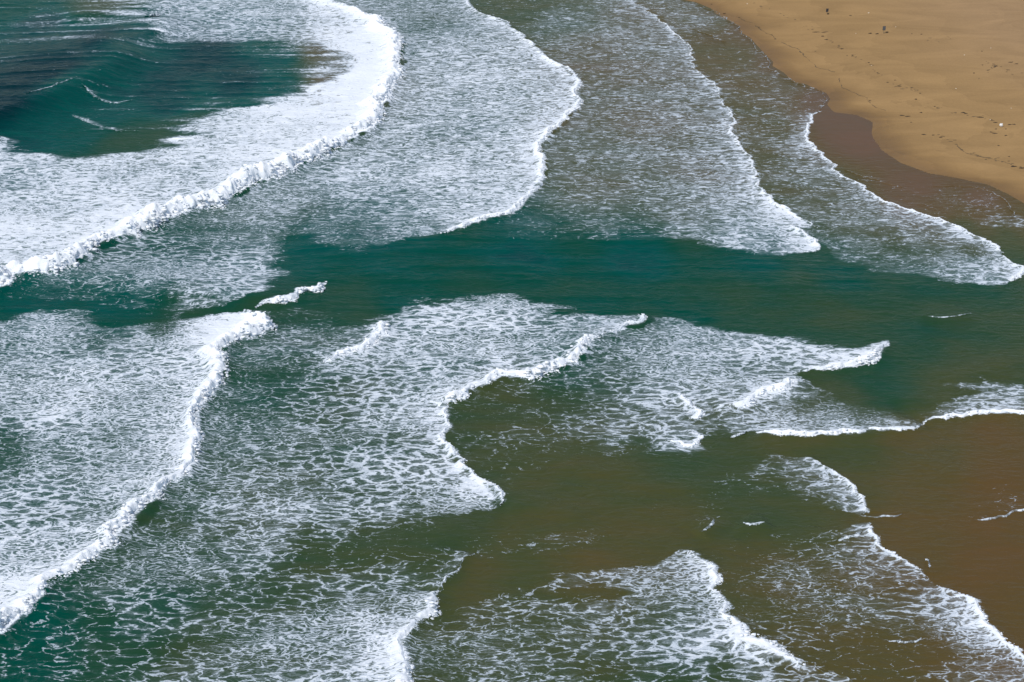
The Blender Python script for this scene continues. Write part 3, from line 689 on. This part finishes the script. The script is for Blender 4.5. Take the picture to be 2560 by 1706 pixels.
def sw(label, line, h, w, **k):
    sw.n += 1
    return roll("swash_edge", label, "foam", SW, line, h, w, None, cover=.72, tufts=0, seed=sw.n, step=.3, cols=8, **k)
sw.n = 40
sw("thin pale swash rim creeping up the dry sand at the top", D1, .05, .45)
sw("thin curl of foam at the foot of the slanting small front", O2, .14, .8)
sw("thin white foam edge at the right edge over the brown shallows", Pp, .16, .9)
sw("thin pale line trailing right from the bottom foam tongue", R3, .10, .55)
sw("thin white ripple lying on the dark water near the top of the beach", [(1711,60),(1760,82),(1790,96),(1815,106)], .16, .8)
sw("thin broken foam line across the brown wet sand pool", [(2117,427),(2160,440),(2200,452),(2235,460),(2260,468)], .07, .7)
sw("curved thread of foam round the right end of the wet sand pool", [(2321,471),(2380,468),(2431,471),(2475,480),(2504,495),(2518,508),(2526,523),(2515,552)], .05, .4)

def wc(label, line, h, w, cover=.85):
    wc.n += 1
    return roll("whitecap", label, "whitecap", WC, line, h, w, None, cover=cover * .9, tufts=.7, edge_k=0, seed=wc.n, step=.2, cols=12)
wc.n = 70
wc("small bright whitecap at the top edge of the upper left water", [(425,-14),(432,5),(395,8),(370,9)], .8, 2.8)
wc("round foam puff on the crest just left of the upper white sheet", [(396,36),(399,52),(380,58),(362,58)], .9, 3.0)
wc("lacy white streak lying on the teal swell", [(345,328),(300,332),(262,326),(205,300),(180,290)], .12, 5.0, .68)
wc("thin white thread on the crest of the teal swell", [(200,222),(140,246),(110,254),(70,264)], .10, 1.0, .7)
wc("pale streak below the crest of the teal swell", [(330,252),(290,260),(262,258),(205,236)], .08, 2.6, .58)
wc("tiny slanting whitecap on dark water right of the bottom centre", [(1788,1303),(1785,1316),(1770,1330),(1755,1337)], .25, 1.0)
wc("tiny level whitecap on dark water above the bottom foam field", [(1912,1313),(1895,1320),(1872,1321),(1856,1314)], .25, 1.2)
wc("small foam clump left of the blunt knob of the lower right front", [(2155,1331),(2150,1346),(2120,1352),(2092,1358)], .2, 1.6)
wc("tiny upright foam fleck on the brown water beside the lower right front", [(2314,1400),(2324,1410),(2324,1424)], .2, .7)
wc("faint foam ridge in the bottom right foam field", [(2305,1596),(2300,1608),(2260,1612),(2222,1606)], .22, 1.2)
wc("loose thread of foam floating in the green channel at right", [(2428,788),(2395,797),(2350,802),(2304,796)], .08, 1.0, .66)
wc("small wavelet crest between the central lump and the curved lower front", [(1868,1083),(1850,1093),(1825,1097)], .2, .9)

# ------------------------------------------------------------------ things on the sand
def box(bm_v, bm_f, x0, x1, y0, y1, z0, z1):
    b = len(bm_v)
    bm_v += [(x0,y0,z0),(x1,y0,z0),(x1,y1,z0),(x0,y1,z0),(x0,y0,z1),(x1,y0,z1),(x1,y1,z1),(x0,y1,z1)]
    bm_f += [tuple(b + i for i in f) for f in ((0,3,2,1),(4,5,6,7),(0,1,5,4),(1,2,6,5),(2,3,7,6),(3,0,4,7))]

def part(name, boxes, mat, parent, bevel=.01):
    v, f = [], []
    for bx in boxes: box(v, f, *bx)
    me = bpy.data.meshes.new(name); me.from_pydata(v, [], f); me.update()
    me.materials.append(mat)
    o = bpy.data.objects.new(name, me); link(o, parent)
    if bevel:
        md = o.modifiers.new("bevel", 'BEVEL'); md.width = bevel; md.segments = 1
    return o

def sign(px, py, label, rz, tilt, wid, hgt, leg, framed):
    x, y, z = on_beach(px, py)
    e = bpy.data.objects.new("beach_sign", None); link(e)
    e.location = (x, y, z - .05); e.rotation_euler = (0, tilt, rz)
    e["label"] = label; e["category"] = "sign"; e["group"] = "signs on the beach"
    part("post", [(-.05, .05, -.05, .05, -.3, leg + hgt * .9)], POST, e)
    p = part("panel", [(-wid / 2, wid / 2, -.12, -.055, leg, leg + hgt)], PANEL, e)
    if framed:
        part("panel_face", [(-wid / 2 + .07, -.05, -.135, -.122, leg + .08, leg + hgt - .08)], PANELG, p, 0)
        part("panel_face", [(.03, wid / 2 - .07, -.135, -.122, leg + .08, leg + hgt - .08)], PANELG, p, 0)
    return e
sign(2067, 34, "smaller dark sign board on a short post, nearer the top edge of the beach", .25, .05, .62, .85, .45, False)
sign(2209, 84, "taller dark sign board with grey face on a thin post in open sand", .2, .02, .75, 1.0, .85, True)

def blob_mesh(name, mat, seed, n=2, flat=.45):
    rs = np.random.RandomState(seed)
    v, f = [], []
    seg, ring = 8, 5
    for k in range(n):
        cx, cy = (rs.rand(2) - .5) * .9 if k else (0, 0)
        rx, ry, rz = .35 + .35 * rs.rand(), .25 + .3 * rs.rand(), flat * (.5 + .6 * rs.rand())
        a0 = rs.rand() * 6.28; b0 = len(v)
        for i in range(ring):
            ph = math.pi / 2 * i / (ring - 1)
            for j in range(seg):
                a = 2 * math.pi * j / seg + a0
                k2 = 1 + .35 * (rs.rand() - .5)
                v.append((cx + rx * math.cos(a) * math.cos(ph) * k2, cy + ry * math.sin(a) * math.cos(ph) * k2, -.05 + rz * math.sin(ph) * k2))
        for i in range(ring - 1):
            for j in range(seg):
                f.append((b0 + i * seg + j, b0 + i * seg + (j + 1) % seg, b0 + (i + 1) * seg + (j + 1) % seg, b0 + (i + 1) * seg + j))
    me = bpy.data.meshes.new(name); me.from_pydata(v, [], f); me.update(); me.materials.append(mat)
    return me

def place(name, me, px, py, size, rz, label, cat, group=None, stretch=1.0, sink=.0):
    x, y, z = on_beach(px, py)
    o = bpy.data.objects.new(name, me); link(o)
    o.location = (x, y, z - sink); o.rotation_euler = (0, 0, rz); o.scale = (size * stretch, size, size)
    o["label"] = label; o["category"] = cat
    if group: o["group"] = group
    return o

rnd = random.Random(5)
CLUMP = [blob_mesh("seaweed_and_shadow_clump", WEED, 100 + i, 3, .4) for i in range(4)]
SCRAP = [blob_mesh("seaweed_scrap", WEED, 200 + i, 2, .3) for i in range(5)]
SCRAPP = [blob_mesh("seaweed_scrap", WEEDP, 300 + i, 2, .2) for i in range(4)]
SHELLM = [blob_mesh("pale_shell", SHELL, 400 + i, 1, .4) for i in range(3)]
for i, (px, py, s, lab) in enumerate([
    (2176, 84, .62, "dark seaweed clump farthest left of the taller sign"),
    (2194, 85, .60, "dark seaweed clump just left of the taller sign post"),
    (2218, 81, .62, "dark mound standing in for the shadow of the taller sign, at its right foot"),  # cast shadow of the panel, built as a dark mound
    (2071, 36, .50, "dark mound standing in for the shadow of the smaller sign, at its foot")]):  # also a sign shadow, modelled as a dark mound on the sand
    place("seaweed_and_shadow_clump", CLUMP[i], px, py, s, rnd.random() * .6, lab, "seaweed", "seaweed clumps by the signs", 1.15)
C3 = lambda x, y: (1700 + x / 2.736, y / 2.736)
singles = [((930,221),.4,3.0),((985,222),.4,3.4),((972,250),.42,1.2),((1000,272),.42,1.6),((1108,336),.45,1.2),((1165,108),.4,1.),((1042,290),.34,1.3),((1288,430),.36,1),((1350,500),.36,1),((1420,565),.34,1),((1497,590),.5,1.1),((1582,603),.42,1.1),((1610,681),.42,1.),((1648,771),.4,1.1),((1520,792),.4,1.8),((1555,797),.4,1.8),((1580,838),.32,1.2),((1740,730),.3,1),((1935,772),.46,1.6),((1955,778),.4,1.3),((2050,803),.48,1.6),((2130,822),.34,1),((2152,840),.34,2),((2160,884),.34,1.2),((2128,905),.34,1.2),((2150,913),.42,1.7),((2228,884),.32,1),((2250,855),.34,1.8),((2282,852),.34,2),((2230,928),.36,1.2),((1665,921),.42,1.3),((1730,926),.38,1.3),((1780,941),.38,1.3),((2178,997),.36,1),((2284,1141),.5,1.6),((2336,1151),.48,1.6),((1650,236),.38,1.2),((2008,502),.36,1),((2068,446),.32,1),((2160,455),.4,1.3),((2145,440),.3,1.6),((2240,480),.34,2),((2255,428),.34,2.2),((2300,438),.34,2.),((2065,352),.3,1),((1220,900),.2,1),((1470,550),.34,1.2),((1640,640),.3,1.2),((1585,232),.28,1),((405,121),.3,1.2),((650,268),.34,1),((925,352),.32,1),((1178,380),.3,1),((2250,1072),.3,1.1),((540,188),.34,1.2),((626,240),.34,1),((1297,690),.36,1.2),((300,95),.38,1.6),((215,30),.34,1.2)]
SPECIAL = {(930,221): "long thin seaweed strand left of the taller sign, the left of a pair", (985,222): "long thin seaweed strand left of the taller sign, the right of a pair",
 (972,250): "dark seaweed scrap just below the pair of thin strands", (1000,272): "wider dark seaweed scrap lower right of the pair of thin strands",
 (1165,108): "lone dark seaweed speck between the two signs", (1497,590): "largest dark seaweed scrap in the middle of the sand",
 (2152,840): "thin seaweed scrap touching the upper left of the white float", (2160,884): "seaweed speck lower left of the white float",
 (2228,884): "seaweed speck lower right of the white float", (2250,855): "thin seaweed scrap right of the white float, nearer it",
 (2282,852): "thin seaweed scrap right of the white float, farther from it", (2284,1141): "flat dark scrap near the right edge just above the lower sand, left one",
 (2336,1151): "flat dark scrap touching the right edge just above the lower sand", (2150,913): "dark flat scrap below the white float",
 (1520,792): "flat seaweed scrap right of the crooked wrack line, left of two", (1555,797): "flat seaweed scrap right of the crooked wrack line, right of two"}
for i, ((cx, cy), s, st) in enumerate(singles):
    px, py = C3(cx, cy)
    place("seaweed_scrap", SCRAP[i % 5], px, py, s * 1.15, rnd.uniform(-.3, .3), SPECIAL.get((cx, cy), "scrap of dark seaweed lying singly on the open sand"), "seaweed", "dark seaweed scraps on the sand", st)
drift = [[(660,90),(720,110),(790,140),(860,175),(915,190)],[(470,30),(545,50),(600,65)],[(1010,270),(1110,335),(1190,390),(1290,430),(1350,495),(1420,565),(1500,590),(1580,605),(1650,640)],[(1720,715),(1800,755),(1880,770),(1960,785),(2060,805),(2140,830)],[(2040,540),(2150,450),(2300,435)],[(1680,270),(1760,290),(1850,255)],[(1900,1010),(2100,1085),(2250,1115),(2350,1150)],[(2110,420),(2180,470),(2330,520)],[(1750,910),(1800,940),(1850,960),(1890,1010)]]
cnt = 0
for ln in drift:
    pts = np.array(ln, float)
    seg = np.hypot(*np.diff(pts, axis=0).T); cum = np.r_[0, np.cumsum(seg)]
    for k in range(int(cum[-1] / 26)):
        d = rnd.random() * cum[-1]
        cx = np.interp(d, cum, pts[:, 0]) + rnd.gauss(0, 11); cy = np.interp(d, cum, pts[:, 1]) + rnd.gauss(0, 9)
        px, py = C3(cx, cy)
        place("seaweed_scrap", SCRAPP[cnt % 4], px, py, rnd.uniform(.2, .42), rnd.uniform(-.6, .6), "tiny brown wrack scrap strewn along a drift line on the sand", "seaweed", "wrack scraps along the drift lines", rnd.uniform(1, 2.2))
        cnt += 1
for i, (cx, cy) in enumerate([(1290,90),(1476,185),(1203,230),(2126,330),(1888,607),(2265,741),(1945,378),(2122,820),(1310,450),(460,28)]):
    px, py = C3(cx, cy)
    place("pale_shell", SHELLM[i % 3], px, py, .30 if i else .36, rnd.random(), "largest pale shell, lying right of the smaller sign" if i == 0 else "pale speck of shell beside the taller sign" if i == 1 else "pale shell in the drift line left of the white float" if i == 7 else "small pale shell or pebble lying on the open sand", "shell", "pale shells on the sand", 1.5 if i == 0 else 1.0)

# drift lines: thin dark threads of wrack left by the last high swash
def strand(pts, label, wid=.19):
    P3 = [on_beach(*C3(*p)) for p in pts]
    P, s = resample(chaikin(np.array(P3)[:, :2], 2), .35)
    d = sdf(P[:, 0], P[:, 1], LAND); z = beach_z(P[:, 0], P[:, 1], d)
    T = np.gradient(P, axis=0); T /= np.hypot(T[:, 0], T[:, 1])[:, None]
    nrm = np.stack([T[:, 1], -T[:, 0]], 1)
    P = P + nrm * (fbm(s / 2.2, s * 0 + len(pts), 3) * .75)[:, None]
    hw = wid * np.clip(.5 + 1.1 * fbm(s / 1.1, s * 0 + 3.3 + pts[0][0], 3), .05, 1.2)
    prof = np.array([-1, -.5, 0, .5, 1.]); hh = np.array([-.03, .03, .05, .03, -.03])
    X = P[:, :1] + nrm[:, :1] * hw[:, None] * prof; Y = P[:, 1:] + nrm[:, 1:] * hw[:, None] * prof
    Z = z[:, None] + .012 + hh * np.minimum(1, hw[:, None] * 6)
    o = bpy.data.objects.new("wrack_line", grid_mesh("wrack_line", X, Y, Z))
    o.data.materials.append(WEEDP); link(o)
    o["label"] = label; o["category"] = "wrack line"; o["group"] = "drift lines on the sand"
strand([(400,120),(480,150),(540,190),(600,225),(650,265)], "short thin wrack line on the sand nearest the top")
strand([(690,290),(790,330),(830,355),(850,385),(880,410),(920,450),(980,480),(1065,490)], "thin wrack line running down the sand beside the upper swash")
strand([(1090,535),(1082,560),(1110,600),(1150,625),(1200,640),(1260,665),(1295,690),(1340,730),(1400,760)], "crooked thin wrack line above the notch in the waterline")
strand([(1880,985),(1890,1010),(1930,1035),(2050,1070),(2150,1095),(2250,1120),(2353,1150)], "faint wrack line reaching the right edge of the sand", .24)

# white float: a ball with a rope eye and mooring bung
fx, fy, fz = on_beach(*C3(2190, 866))
fl = bpy.data.objects.new("fishing_float", None); link(fl)
fl.location = (fx, fy, fz); fl.rotation_euler = (.3, .5, .4)
fl["label"] = "round white float stranded on the sand near the right edge"; fl["category"] = "buoy"
import bmesh
bm = bmesh.new(); bmesh.ops.create_uvsphere(bm, u_segments=24, v_segments=16, radius=.40)
for vv in bm.verts:
    vv.co.z *= .92; vv.co.z += .34
    if abs(vv.co.z - .34) < .03: vv.co.x *= 1.04; vv.co.y *= 1.04
me = bpy.data.meshes.new("shell"); bm.to_mesh(me); bm.free(); me.polygons.foreach_set("use_smooth", np.ones(len(me.polygons), bool)); me.materials.append(FLOATM)
link(bpy.data.objects.new("float_shell", me), fl)
bm = bmesh.new(); bmesh.ops.create_cone(bm, cap_ends=True, segments=12, radius1=.11, radius2=.07, depth=.14)
for vv in bm.verts: vv.co.z += .75
me = bpy.data.meshes.new("rope_eye"); bm.to_mesh(me); bm.free(); me.materials.append(FLOATM)
link(bpy.data.objects.new("rope_eye", me), fl)
